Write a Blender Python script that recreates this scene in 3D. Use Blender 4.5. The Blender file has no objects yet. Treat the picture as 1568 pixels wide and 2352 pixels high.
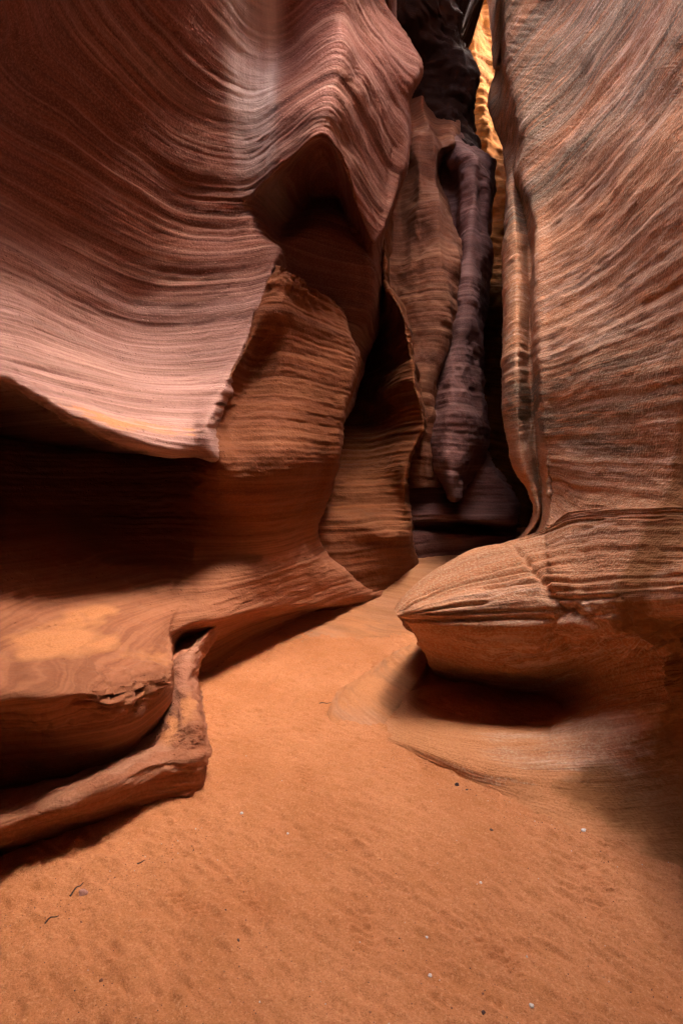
import bpy, math, random
import numpy as np
R = math.radians
random.seed(4); rng = np.random.default_rng(4)
S = bpy.context.scene
COL = S.collection

# ------------------------------------------------------------------ camera
TH = math.atan(86 / 1176.0)          # the camera tips down a little
CT, ST = math.cos(TH), math.sin(TH)
EYE = 1.5
cam_d = bpy.data.cameras.new('camera'); cam = bpy.data.objects.new('camera', cam_d); COL.objects.link(cam)
cam_d.sensor_fit = 'VERTICAL'; cam_d.sensor_height = 36; cam_d.lens = 18
cam_d.clip_start = 0.02; cam_d.clip_end = 3000
cam.location = (0, 0, EYE); cam.rotation_euler = (math.pi / 2 - TH, 0, 0)
S.camera = cam

def P(px, py, D):
    """a point D metres ahead along the view axis, sighted at (px, py)"""
    xc = (px - 784) / 1176.0 * D; yc = (1176 - py) / 1176.0 * D
    return (xc, D * CT + yc * ST, EYE - D * ST + yc * CT)
def RX(px, py, X): return (px, py, X * 1176.0 / (px - 784))
class W(tuple): pass
def w(x, y, z): return W((x, y, z))
def G(px, py, z=0.0):
    """point on the level z sighted at (px, py)"""
    k = ((1176 - py) / 1176.0) * CT - ST
    return P(px, py, (z - EYE) / k)

# ------------------------------------------------------------------ noise
def _h(ix, iy, iz, s):
    n = (ix.astype(np.int64) * 374761393 + iy.astype(np.int64) * 668265263 + iz.astype(np.int64) * 2147483647 + s * 1274126177) & 0xffffffff
    n = ((n ^ (n >> 13)) * 1274126177) & 0xffffffff
    n = ((n ^ (n >> 16)) * 2246822519) & 0xffffffff
    return ((n ^ (n >> 15)) & 0xffff) / 65535.0 * 2 - 1
def vnoise(x, y, z, s=0):
    x = np.asarray(x, float); y = np.broadcast_to(np.asarray(y, float), x.shape); z = np.broadcast_to(np.asarray(z, float), x.shape)
    fx, fy, fz = np.floor(x), np.floor(y), np.floor(z)
    u, v, t = x - fx, y - fy, z - fz
    u = u * u * u * (u * (u * 6 - 15) + 10); v = v * v * v * (v * (v * 6 - 15) + 10); t = t * t * t * (t * (t * 6 - 15) + 10)
    r = 0
    for dx in (0, 1):
        for dy in (0, 1):
            for dz in (0, 1):
                r = r + _h(fx + dx, fy + dy, fz + dz, s) * (u if dx else 1 - u) * (v if dy else 1 - v) * (t if dz else 1 - t)
    return r
def fbm(x, y, z, o=4, s=0, g=0.5):
    r = 0; a = 1.0; f = 1.0
    for k in range(o):
        r = r + a * vnoise(x * f, y * f, z * f, s + 17 * k); a *= g; f *= 2.03
    return r

# ------------------------------------------------------------------ materials
class NT:
    def __init__(self, mat):
        mat.use_nodes = True; self.t = mat.node_tree; self.t.nodes.clear()
    def n(self, kind, **kw):
        nd = self.t.nodes.new(kind)
        for k, v in kw.items():
            if k in ('inp',):
                for a, b in v.items():
                    if hasattr(b, 'is_linked') or isinstance(b, bpy.types.NodeSocket): self.t.links.new(b, nd.inputs[a])
                    else: nd.inputs[a].default_value = b
            else: setattr(nd, k, v)
        return nd
    def math(self, op, a, b=0.0, c=0.0, clamp=False):
        m = self.n('ShaderNodeMath', operation=op, inp={0: a, 1: b, 2: c}); m.use_clamp = clamp; return m.outputs[0]
    def mapr(self, v, a, b, c=0.0, d=1.0):
        return self.n('ShaderNodeMapRange', inp={0: v, 1: a, 2: b, 3: c, 4: d}).outputs[0]
    def mix(self, f, a, b, mode='MIX'):
        m = self.n('ShaderNodeMix', data_type='RGBA', blend_type=mode)
        for i, v in ((0, f), (6, a), (7, b)):
            if isinstance(v, bpy.types.NodeSocket): self.t.links.new(v, m.inputs[i])
            else: m.inputs[i].default_value = v if i == 0 else (*v, 1)
        return m.outputs[2]
    def ramp(self, f, stops):
        r = self.n('ShaderNodeValToRGB', inp={0: f}); cr = r.color_ramp
        while len(cr.elements) < len(stops): cr.elements.new(0.5)
        for e, (p, c) in zip(cr.elements, stops): e.position = p; e.color = (*c, 1)
        return r.outputs[0]
    def noise(self, vec, scale=1.0, detail=4.0, rough=0.55, dist=0.0):
        return self.n('ShaderNodeTexNoise', inp={'Vector': vec, 'Scale': scale, 'Detail': detail, 'Roughness': rough, 'Distortion': dist}).outputs[0]

SAND_C = (0.56, 0.232, 0.09)
def rock(name, dark, mid, pale, tint=(0.40, 0.27, 0.26), tint_amt=0.5, fine=0.5, coarse=1.0, bump=0.5, grain=0.35,
         pits=0.3, varnish=0.0, flakes=0.0, streaks=False, dust=False, wet=False, palebeds=None, oliveb=None, along=0.22, rough=0.85, spec=0.25, speck=0.14):
    m = bpy.data.materials.new(name); t = NT(m)
    geo = t.n('ShaderNodeNewGeometry'); pos = geo.outputs['Position']
    bed = t.n('ShaderNodeAttribute', attribute_name='bed').outputs['Fac']
    snd = t.n('ShaderNodeAttribute', attribute_name='sand').outputs['Fac']
    stn = t.n('ShaderNodeAttribute', attribute_name='streak').outputs['Fac']
    sx = t.n('ShaderNodeSeparateXYZ', inp={0: pos})
    def strata(a, b):
        return t.n('ShaderNodeCombineXYZ', inp={0: t.math('MULTIPLY', sx.outputs[0], a), 1: t.math('MULTIPLY', sx.outputs[1], a), 2: t.math('MULTIPLY', bed, b)}).outputs[0]
    n1 = t.noise(strata(along, 5.0 * coarse), 1.0, 3, 0.6)
    c = t.ramp(t.mapr(n1, 0.30, 0.70), [(0.0, dark), (0.33, mid), (0.55, mid), (0.78, pale), (1.0, mid)])
    n2 = t.noise(strata(along * 2.2, 34.0 * coarse), 1.0, 3, 0.65)
    c = t.mix(t.mapr(n2, 0.36, 0.62, fine, 0.0), c, tuple(v * 0.42 for v in dark), 'MIX')
    n2b = t.noise(strata(along * 1.7, 21.0 * coarse), 1.0, 1, 0.6)
    c = t.mix(t.mapr(n2b, 0.56, 0.70, 0.0, fine * 0.8), c, pale)
    n3 = t.noise(pos, 0.9, 2, 0.6)
    c = t.mix(t.mapr(n3, 0.42, 0.66, 0.0, tint_amt), c, tint)
    # slow change of tone along and across the beds
    n4 = t.noise(strata(0.8, 2.2), 1.0, 1, 0.5)
    c = t.mix(t.mapr(n4, 0.35, 0.65, 0.35, 0.0), c, tuple(v * 0.55 for v in mid))
    if palebeds:
        b0, b1, amt, pc = palebeds
        pb = t.mapr(t.math('ADD', bed, t.math('MULTIPLY', n1, 0.7)), b0 + .35, b1 + .35)
        c = t.mix(t.math('MULTIPLY', t.math('MULTIPLY', pb, amt), t.mapr(n2, .3, .55, .45, 1.0)), c, pc)
    h = t.math('ADD', t.math('MULTIPLY', n2, 0.9 * bump), t.math('MULTIPLY', n2b, 0.5 * bump))
    n5 = t.noise(strata(along * 5, 110.0 * coarse), 1.0, 1, 0.6)
    h = t.math('ADD', h, t.math('MULTIPLY', n5, 0.35 * bump))
    if varnish:
        # desert varnish keeps to two groups of beds
        bb = t.math('ADD', bed, t.math('MULTIPLY', t.math('SUBTRACT', n4, 0.5), 1.1))
        nv = t.noise(strata(0.20, 2.6), 1.0, 3, 0.62)
        nw = t.noise(strata(1.6, 34), 1.0, 4, 0.72)
        grp = t.math('MAXIMUM', t.mapr(bb, 3.0, 3.5), t.mapr(t.math('ABSOLUTE', t.math('SUBTRACT', bb, 1.62)), 0.42, 0.16))
        vm = t.math('MULTIPLY', t.math('MULTIPLY', grp, t.mapr(nv, 0.36, 0.54)), t.mapr(nw, 0.38, 0.50))
        c = t.mix(t.math('MULTIPLY', vm, varnish), c, (0.105, 0.088, 0.058))
    if flakes:
        nf = t.noise(strata(3.6, 46), 1.0, 4, 0.75)
        nm = t.noise(strata(0.9, 5), 1.0, 2, 0.6)
        fm = t.math('MULTIPLY', t.mapr(nf, 0.53, 0.56), t.mapr(nm, 0.48, 0.58))
        c = t.mix(t.math('MULTIPLY', fm, flakes), c, (0.80, 0.54, 0.40))
        h = t.math('ADD', h, t.math('MULTIPLY', nf, 0.9 * flakes))
        nd = t.noise(strata(4.0, 62), 1.0, 3, 0.72)
        c = t.mix(t.mapr(nd, 0.58, 0.63, 0.0, 0.7 * flakes), c, tuple(v * 0.4 for v in dark))
    if pits:
        vo = t.n('ShaderNodeTexVoronoi', inp={'Vector': strata(1.0, 2.2), 'Scale': 17.0, 'Randomness': 1.0})
        pm = t.math('MULTIPLY', t.mapr(vo.outputs['Distance'], 0.05, 0.17, 1.0, 0.0), t.mapr(t.noise(pos, 2.3, 1), 0.47, 0.56))
        h = t.math('SUBTRACT', h, t.math('MULTIPLY', pm, pits * 2.0))
    ng = t.noise(pos, 75.0, 1, 0.7)
    h = t.math('ADD', h, t.math('MULTIPLY', ng, grain * 0.5))
    ng2 = t.noise(pos, 38.0, 2, 0.7)
    h = t.math('ADD', h, t.math('MULTIPLY', ng2, grain * 0.6))
    c = t.mix(t.mapr(n5, 0.35, 0.62, 0.45 * (fine + .3), 0.0), c, tuple(v * 0.45 for v in mid))
    c = t.mix(t.mapr(ng2, 0.32, 0.66, speck, 0.0), c, tuple(v * 0.4 for v in mid))
    c = t.mix(t.mapr(ng, 0.45, 0.72, 0.0, speck), c, tuple(min(.8, v * 1.5) for v in pale))
    # pale upright streaks laid over the rock colour, loose sand
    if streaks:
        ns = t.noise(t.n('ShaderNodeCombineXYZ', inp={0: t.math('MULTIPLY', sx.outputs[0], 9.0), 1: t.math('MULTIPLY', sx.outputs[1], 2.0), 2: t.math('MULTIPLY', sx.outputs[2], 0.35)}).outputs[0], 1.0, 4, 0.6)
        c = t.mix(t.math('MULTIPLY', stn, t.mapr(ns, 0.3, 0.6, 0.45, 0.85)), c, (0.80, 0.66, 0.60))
    if wet:
        wt = t.n('ShaderNodeAttribute', attribute_name='wet').outputs['Fac']
    if dust:
        nsd = t.noise(strata(2.0, 14), 1.0, 3, 0.65)
        sm = t.mapr(t.math('ADD', snd, t.math('MULTIPLY', nsd, 1.0)), 0.84, 1.02)
        nsp = t.noise(pos, 110, 1, 0.6)
        sc = t.mix(t.mapr(nsp, 0.4, 0.7, 0, 0.5), SAND_C, (0.32, 0.11, 0.035))
        c = t.mix(t.math('MULTIPLY', sm, 0.9), c, sc)
    if wet:
        nwt = t.noise(pos, 7, 3, 0.65)
        c = t.mix(t.mapr(t.math('ADD', wt, t.math('MULTIPLY', nwt, 0.7)), 0.70, 1.0, 0.0, 0.85), c, (0.22, 0.085, 0.022))
    bp = t.n('ShaderNodeBump', inp={'Strength': 0.75, 'Distance': 0.02, 'Height': h})
    b = t.n('ShaderNodeBsdfPrincipled', inp={'Base Color': c, 'Roughness': rough, 'Specular IOR Level': spec, 'Normal': bp.outputs[0]})
    o = t.n('ShaderNodeOutputMaterial'); t.t.links.new(b.outputs[0], o.inputs[0])
    return m

def plain(name, col, rough=0.9, scale=60, amt=0.4):
    m = bpy.data.materials.new(name); t = NT(m)
    pos = t.n('ShaderNodeNewGeometry').outputs['Position']
    nz = t.noise(pos, scale, 4, 0.6)
    c = t.mix(t.mapr(nz, 0.35, 0.65, amt, 0.0), col, tuple(v * 0.4 for v in col))
    bp = t.n('ShaderNodeBump', inp={'Strength': 0.5, 'Distance': 0.004, 'Height': nz})
    b = t.n('ShaderNodeBsdfPrincipled', inp={'Base Color': c, 'Roughness': rough, 'Normal': bp.outputs[0]})
    o = t.n('ShaderNodeOutputMaterial'); t.t.links.new(b.outputs[0], o.inputs[0])
    return m

DK, MD, PL = (0.075, 0.019, 0.011), (0.25, 0.076, 0.040), (0.50, 0.26, 0.18)
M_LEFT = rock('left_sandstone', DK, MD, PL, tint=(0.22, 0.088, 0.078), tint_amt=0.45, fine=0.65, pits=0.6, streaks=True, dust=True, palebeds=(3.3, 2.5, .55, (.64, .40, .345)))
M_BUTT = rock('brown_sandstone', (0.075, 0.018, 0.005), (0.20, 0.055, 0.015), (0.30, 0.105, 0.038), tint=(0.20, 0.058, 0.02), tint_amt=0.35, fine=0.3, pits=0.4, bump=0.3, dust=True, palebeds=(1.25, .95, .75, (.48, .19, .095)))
M_BLOCK = rock('ledge_sandstone', (0.18, 0.056, 0.022), (0.42, 0.15, 0.068), (0.54, 0.26, 0.15), tint=(0.40, 0.18, 0.12), tint_amt=0.45, fine=0.35, pits=0.3, bump=0.45, dust=True)
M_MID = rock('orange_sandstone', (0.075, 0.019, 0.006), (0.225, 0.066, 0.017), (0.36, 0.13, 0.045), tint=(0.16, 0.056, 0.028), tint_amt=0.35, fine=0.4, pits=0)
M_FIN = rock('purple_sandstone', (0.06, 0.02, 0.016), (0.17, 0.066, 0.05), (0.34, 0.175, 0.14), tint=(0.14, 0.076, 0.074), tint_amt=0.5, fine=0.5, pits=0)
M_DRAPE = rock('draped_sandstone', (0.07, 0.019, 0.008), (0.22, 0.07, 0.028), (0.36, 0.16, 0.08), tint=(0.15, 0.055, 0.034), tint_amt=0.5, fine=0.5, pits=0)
M_SHADED = rock('shaded_sandstone', (0.012, 0.004, 0.0025), (0.03, 0.010, 0.005), (0.07, 0.025, 0.012), tint=(0.03, 0.012, 0.007), fine=0.3, pits=0)  # the overhang's deep shade is put into this base colour
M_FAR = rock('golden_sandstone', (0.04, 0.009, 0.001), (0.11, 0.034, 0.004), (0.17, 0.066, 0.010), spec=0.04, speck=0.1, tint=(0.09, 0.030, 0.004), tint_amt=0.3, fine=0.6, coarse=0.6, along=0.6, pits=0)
M_RIGHT = rock('right_sandstone', (0.30, 0.095, 0.036), (0.62, 0.235, 0.096), (0.76, 0.45, 0.285), tint=(0.68, 0.27, 0.10), tint_amt=0.5, fine=0.38, bump=0.4, grain=0.6, pits=0.0, varnish=0.9, flakes=0.5, coarse=0.9, speck=0.30, palebeds=(3.0, 1.9, .18, (.74, .36, .20)), dust=True, wet=True, streaks=True, along=0.13)
M_NOSE = rock('beak_sandstone', (0.22, 0.075, 0.03), (0.50, 0.20, 0.085), (0.68, 0.42, 0.28), tint=(0.44, 0.17, 0.07), tint_amt=0.3, fine=0.45, bump=0.7, grain=0.6, pits=0.2, varnish=0.2, flakes=0.4, along=0.5, dust=True, wet=True, streaks=True)
M_RAMP = rock('ramp_sandstone', (0.28, 0.10, 0.038), (0.50, 0.205, 0.085), (0.58, 0.28, 0.15), tint=(0.52, 0.22, 0.08), tint_amt=0.5, fine=0.25, bump=0.3, dust=True, pits=0)
M_OUT = plain('canyon_rock', (0.40, 0.16, 0.08), 0.95, 2.0, 0.4)

# ------------------------------------------------------------------ surfaces
def hermite(A, t, tt):
    """non uniform Catmull-Rom along axis 0 of A at parameters tt"""
    n = len(t); m = np.zeros_like(A)
    d = (A[1:] - A[:-1]) / (t[1:] - t[:-1])[:, None, None]
    h = t[1:] - t[:-1]
    for i in range(1, n - 1):
        m[i] = (d[i - 1] * h[i] + d[i] * h[i - 1]) / (h[i - 1] + h[i])
    m[0] = d[0]; m[-1] = d[-1]
    k = np.clip(np.searchsorted(t, tt, side='right') - 1, 0, n - 2)
    hh = h[k]; u = (tt - t[k]) / hh
    u_, hh_ = u[:, None, None], hh[:, None, None]
    h00 = 2 * u_**3 - 3 * u_**2 + 1; h10 = u_**3 - 2 * u_**2 + u_; h01 = -2 * u_**3 + 3 * u_**2; h11 = u_**3 - u_**2
    return h00 * A[k] + h10 * hh_ * m[k] + h01 * A[k + 1] + h11 * hh_ * m[k + 1]

def knots(A):
    d = np.linalg.norm(A[1:] - A[:-1], axis=2).mean(axis=1)
    return np.concatenate([[0], np.cumsum(np.sqrt(np.maximum(d, 1e-3)))])
def weights(A, ax):
    """samples per span follow the size the span has from the canyon floor"""
    mid = (A[1:] + A[:-1]) / 2
    d = np.linalg.norm(A[1:] - A[:-1], axis=2)
    r = np.maximum(np.linalg.norm(mid - np.array([0, 0, EYE]), axis=2), 1.2)
    q = np.sort(d / r, axis=1); q = q[:, int(q.shape[1] * 0.7)]
    return np.maximum(q, 0.02)
def spread(t, wgt, n):
    c = np.concatenate([[0], np.cumsum(wgt)]); c /= c[-1]
    return np.interp(np.linspace(0, 1, n), c, t)

def beds(p, tilt, warp=0.06, s=0):
    x, y, z = p[..., 0], p[..., 1], p[..., 2]
    return z + tilt[0] * x + tilt[1] * y + warp * fbm(x * 0.55, y * 0.55, z * 0.35, 3, 40 + s)
def profile(b, s=0):
    """resistant and soft beds: a stepped one dimensional relief, in -1..1"""
    z0 = np.zeros_like(b)
    a = vnoise(b * 7, z0, z0, 60 + s) + 0.6 * vnoise(b * 17, z0, z0, 61 + s)
    return np.tanh(1.6 * a) + 0.55 * np.tanh(2.2 * vnoise(b * 38, z0, z0, 62 + s)) + 0.22 * vnoise(b * 80, z0, z0, 63 + s)

def add_prop(me, name, val):
    at = me.attributes.new(name, 'FLOAT', 'POINT'); at.data.foreach_set('value', val.astype(np.float32).ravel())

def make_mesh(name, verts, faces, mat, smooth=True):
    me = bpy.data.meshes.new(name)
    nv = len(verts); me.vertices.add(nv); me.vertices.foreach_set('co', np.asarray(verts, np.float32).ravel())
    tot = sum(len(f) for f in faces)
    idx = np.concatenate([np.asarray(f, np.int32).ravel() for f in faces])
    cnt = np.concatenate([np.full(len(f), np.asarray(f).shape[1], np.int32) for f in faces])
    me.loops.add(len(idx)); me.loops.foreach_set('vertex_index', idx)
    me.polygons.add(len(cnt)); me.polygons.foreach_set('loop_start', np.concatenate([[0], np.cumsum(cnt)[:-1]]).astype(np.int32))
    me.polygons.foreach_set('loop_total', cnt)
    me.polygons.foreach_set('use_smooth', np.full(len(cnt), smooth))
    me.update(calc_edges=True); me.validate()
    me.materials.append(mat)
    return me

def tag(o, label, cat, group=None, kind=None):
    if label: o['label'] = label
    if cat: o['category'] = cat
    if group: o['group'] = group
    if kind: o['kind'] = kind
    return o

def sheet(name, rows, mat, n=(300, 300), tilt=(0, 0), back=(0, 2, 0), amp=0.018, lump=0.02, rough=0.004, fade=None,
          sand=None, streak=None, shape=None, rowbed=None, wet=None, ampf=None, seed=0, parent=None, lumpf=1.6, crack=0.0, split=()):
    A = np.array([[q if isinstance(q, W) else P(*q) for q in r] for r in rows], float)
    tu, tv = knots(A), knots(A.transpose(1, 0, 2))
    uu = spread(tu, weights(A, 0), n[0]); vv = spread(tv, weights(A.transpose(1, 0, 2), 1), n[1])
    B = hermite(A, tu, uu)
    B = hermite(B.transpose(1, 0, 2), tv, vv).transpose(1, 0, 2)
    def normals(B):
        du = np.gradient(B, axis=0); dv = np.gradient(B, axis=1)
        N = np.cross(du, dv); N /= np.maximum(np.linalg.norm(N, axis=2, keepdims=True), 1e-9)
        return N
    N = normals(B)
    view = np.array([0, 0, EYE]) - B
    if (N * view).sum(axis=2).mean() < 0: N = -N
    x, y, z = B[..., 0], B[..., 1], B[..., 2]
    rb = None
    if rowbed is not None:
        own = np.array([v is not None for v in rowbed], float)
        first = next(v for v in rowbed if v is not None)
        rv = np.array([first if v is None else v for v in rowbed], float)
        rb = np.interp(uu, tu, rv)[:, None] + 0.02 * fbm(x * 1.2, y * 1.2, z * 0.8, 3, 41)
        rw = np.interp(uu, tu, own)[:, None]
    def bed_of(B): return beds(B, tilt) if rb is None else rb * rw + beds(B, tilt) * (1 - rw)
    if lump:
        d = lump * fbm(x * lumpf, y * lumpf, z * lumpf, 4, 5 + seed, 0.5)
        B = B + N * d[..., None]
    global RU
    RU = np.interp(uu, tu, np.arange(len(tu)))[:, None]
    if shape is not None: B = B + N * shape(B)[..., None]
    bd = bed_of(B)
    mod = 0.55 + 0.45 * vnoise(x * 0.9, y * 0.9, bd * 4, 90 + seed)
    d = amp * mod * profile(bd)
    d = d + rough * fbm(x * 9, y * 9, bd * 40, 3, 33 + seed) 
    if ampf is not None: d = d * ampf(B)
    if crack: d = d + crack * (np.abs(fbm(x * 3, y * 3, bd * 9, 4, 71 + seed)) - 0.3)
    B = B + N * d[..., None]
    bd = bed_of(B)
    nu, nv = B.shape[:2]
    V = B.reshape(-1, 3)
    I = np.arange(nu * nv).reshape(nu, nv)
    q = np.stack([I[:-1, :-1], I[1:, :-1], I[1:, 1:], I[:-1, 1:]], -1).reshape(-1, 4)
    # the body of the rock behind the face
    loop = np.concatenate([I[0, :-1], I[:-1, -1], I[-1, :0:-1], I[:0:-1, 0]])
    L = len(loop); V2 = V[loop] + np.array(back); cen = V2.mean(axis=0) + 0.3 * np.array(back)
    b0 = len(V); V = np.concatenate([V, V2, cen[None]])
    j = np.arange(L); k = (j + 1) % L
    sk = np.stack([loop[j], loop[k], b0 + k, b0 + j], -1)
    fan = np.stack([b0 + j, b0 + k, np.full(L, b0 + L)], -1)
    bdv = np.concatenate([bd.ravel(), beds(V2, tilt), beds(cen[None], tilt)])
    N2 = normals(B); N2 = N2 * np.sign((N2 * N).sum(axis=2, keepdims=True))
    props = {'bed': bdv}
    for key, fn in (('sand', sand), ('streak', streak)):
        a = np.zeros(len(V))
        if fn is not None: a[:nu * nv] = fn(B, N2).ravel()
        props[key] = a
    if wet is not None:
        a = np.zeros(len(V)); a[:nu * nv] = wet(B).ravel(); props['wet'] = a
    # which rows belong to which part
    cuts = [int(np.searchsorted(uu, tu[r])) for r, _ in split] + [nu - 1]
    q4 = q.reshape(nu - 1, nv - 1, 4)
    groups = [(name, [q4[:cuts[0]].reshape(-1, 4), sk, fan])]
    for k, (r, pn) in enumerate(split): groups.append((pn, [q4[cuts[k]:cuts[k + 1]].reshape(-1, 4)]))
    root = None
    for gname, fl in groups:
        used = np.unique(np.concatenate([f.ravel() for f in fl]))
        mp = np.full(len(V), -1); mp[used] = np.arange(len(used))
        me = make_mesh(gname, V[used], [mp[f] for f in fl], mat)
        for k, v in props.items(): add_prop(me, k, v[used])
        o = bpy.data.objects.new(gname, me); COL.objects.link(o)
        if root is None: root = o
        else: o.parent = root
    return root

def blob(B, c, r):
    return np.exp(-(((B - np.array(c)) / np.array(r)) ** 2).sum(axis=2))
def ss(a, b, v):
    t = np.clip((v - a) / (b - a), 0, 1); return t * t * (3 - 2 * t)
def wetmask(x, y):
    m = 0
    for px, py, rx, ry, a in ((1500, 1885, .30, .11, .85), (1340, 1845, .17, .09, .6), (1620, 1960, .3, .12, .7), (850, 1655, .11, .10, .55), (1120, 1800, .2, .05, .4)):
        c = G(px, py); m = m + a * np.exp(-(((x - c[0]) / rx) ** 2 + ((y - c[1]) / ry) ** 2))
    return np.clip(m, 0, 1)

# ---- the left wall: scooped bowl, ridge and hollow -------------------------
rows = [
 [w(-1.2,-3,6.3), w(-0.9,.9,6.3), w(-1.0,2.0,6.3), w(-1.2,2.5,6.4), w(-1.3,3.0,6.6), w(-1.3,3.4,6.9), w(-1.2,3.7,7.2), w(-.95,4.0,7.6), w(-.5,4.1,8.2), w(0,4.0,9), w(.2,4.2,9), w(.4,4.6,9), w(.5,5.0,9), w(.6,5.4,9), w(.8,6.5,9)],
 [w(-.7,-3,5.2), w(-0.45,.9,5.2), w(-0.6,1.9,5.3), w(-0.85,2.4,5.5), w(-1.0,2.9,5.7), w(-1.02,3.3,5.9), w(-1.0,3.75,6), w(-.8,4.15,6), w(-.4,4.2,6), w(0,4.0,6.2), w(.15,4.25,6.3), w(.27,4.6,6.3), w(.36,5.0,6.4), w(.44,5.25,6.5), w(.6,6.5,6.5)],
 [w(-1.8,-3,4.4), (-350,0,1.85), (0,0,2.6), (150,0,3.1), (300,0,3.5), (430,0,3.8), (510,0,4.05), (575,0,4.3), (660,0,4.35), (782,0,4.1), (815,0,4.35), (845,0,4.7), (865,0,5.0), (882,0,5.2), (870,0,6.4)],
 [w(-1.9,-3,4.0), (-350,100,2.0), (0,115,2.9), (150,130,3.3), (300,120,3.65), (430,110,3.95), (520,110,4.2), (580,130,4.4), (660,135,4.4), (780,130,4.0), (830,130,4.35), (880,135,4.7), (925,140,5.0), (965,145,5.2), (950,150,6.4)],
 [w(-2.0,-3,3.7), (-350,200,2.1), (0,210,3.05), (150,245,3.4), (300,240,3.8), (430,250,4.15), (520,260,4.35), (580,270,4.42), (655,245,4.2), (747,245,3.85), (800,250,4.05), (850,250,4.5), (900,245,4.9), (938,235,5.2), (930,240,6.4)],
 [w(-2.1,-3,3.4), (-350,300,2.2), (0,300,3.15), (150,340,3.5), (300,355,3.9), (430,365,4.25), (520,370,4.42), (575,365,4.45), (655,320,4.15), (747,288,3.85), (800,335,4.2), (845,370,4.6), (885,410,5.0), (930,380,5.2), (925,370,6.4)],
 [w(-2.15,-3,3.2), (-350,420,2.3), (0,400,3.2), (150,440,3.6), (300,455,4.0), (430,450,4.38), (520,452,4.47), (567,445,4.45), (650,383,4.15), (745,318,3.85), (793,390,4.2), (824,480,4.6), (862,548,4.95), (890,512,5.15), (885,515,6.4)],
 [w(-2.15,-3,3.0), (-350,500,2.3), (0,490,3.22), (150,520,3.7), (300,540,4.1), (430,520,4.42), (520,500,4.5), (572,470,4.52), (647,408,4.75), (742,340,4.5), (780,400,4.75), (810,490,5.0), (853,560,5.2), (875,550,5.6), (875,560,6.4)],
 [w(-2.15,-3,2.8), (-350,600,2.3), (0,580,3.22), (150,610,3.75), (300,620,4.2), (430,590,4.42), (520,550,4.48), (580,500,4.5), (645,512,5.1), (725,445,5.3), (770,440,5.3), (808,520,5.3), (852,590,5.4), (870,590,5.7), (875,600,6.4)],
 [w(-2.1,-3,2.55), (-350,690,2.25), (0,660,3.15), (150,700,3.75), (300,700,4.3), (430,660,4.42), (530,600,4.42), (592,538,4.45), (648,560,4.85), (730,520,5.0), (780,530,5.1), (822,570,5.25), (856,620,5.4), (870,640,5.8), (875,650,6.4)],
 [w(-2.0,-3,2.35), (-350,770,2.1), (0,740,3.0), (150,770,3.65), (300,780,4.25), (430,740,4.42), (545,680,4.35), (636,588,4.3), (662,640,5.0), (730,640,5.2), (780,660,5.35), (820,690,5.5), (850,720,5.7), (865,740,6.2), (870,750,6.6)],
 [w(-1.8,-3,2.2), (-350,820,1.9), (0,800,2.75), (150,850,3.35), (300,860,4.0), (420,850,4.22), (500,810,4.22), (578,755,4.2), (610,800,4.9), (690,800,5.4), (740,800,5.6), (780,800,5.8), (810,800,6.0), (830,820,6.3), (840,830,6.7)],
 [w(-1.2,-2.7,2.3), (-350,850,1.55), (0,835,2.45), (150,905,2.95), (300,955,3.45), (395,950,3.72), (450,925,3.85), (512,900,3.85), (550,940,4.6), (640,940,5.4), (700,940,5.6), (740,940,5.8), (780,940,6.0), (800,940,6.3), (810,940,6.7)],
 [w(-.9,-2.5,2.1), (-350,868,1.28), (0,862,2.2), (150,942,2.6), (300,1002,3.05), (385,1020,3.35), (440,1010,3.52), (482,985,3.58), (530,1010,4.4), (600,1000,5.4), (660,1000,5.6), (700,1000,5.8), (740,1000,6.0), (760,1000,6.3), (780,1000,6.7)],
 [w(-.95,-2.5,2.05), (-350,878,1.30), (0,874,2.27), (150,956,2.68), (300,1018,3.13), (388,1038,3.42), (450,1036,3.58), (499,1056,3.62), (540,1060,4.4), (600,1040,5.4), (660,1040,5.6), (700,1040,5.8), (740,1040,6.0), (760,1040,6.3), (780,1040,6.7)],
 [w(-2.6,-3,2.0), (-450,900,2.4), (0,900,3.1), (150,970,3.6), (300,1030,4.2), (388,1045,4.5), (450,1040,4.7), (500,1040,4.7), (540,1045,5.2), (600,1045,5.6), (660,1045,5.8), (700,1045,6.0), (740,1045,6.2), (760,1045,6.5), (780,1045,6.9)],
]
lip = P(420, 1000, 3.45)
def sand_bowl(B, N):
    up = ss(0.45, 0.8, N[..., 2])
    return up * (0.55 * blob(B, P(330, 985, 3.2), (0.9, 0.8, 0.12)) + 0.25 * blob(B, P(150, 925, 2.75), (0.35, 0.35, 0.1)))
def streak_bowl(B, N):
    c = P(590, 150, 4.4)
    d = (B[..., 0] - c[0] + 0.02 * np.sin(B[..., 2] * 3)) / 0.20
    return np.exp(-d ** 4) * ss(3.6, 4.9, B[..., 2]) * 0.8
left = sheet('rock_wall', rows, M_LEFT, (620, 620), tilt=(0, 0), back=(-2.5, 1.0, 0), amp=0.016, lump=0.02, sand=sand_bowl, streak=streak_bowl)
tag(left, 'tall banded sandstone wall scooped into a broad bowl with a sharp central ridge', 'rock wall')

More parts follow.
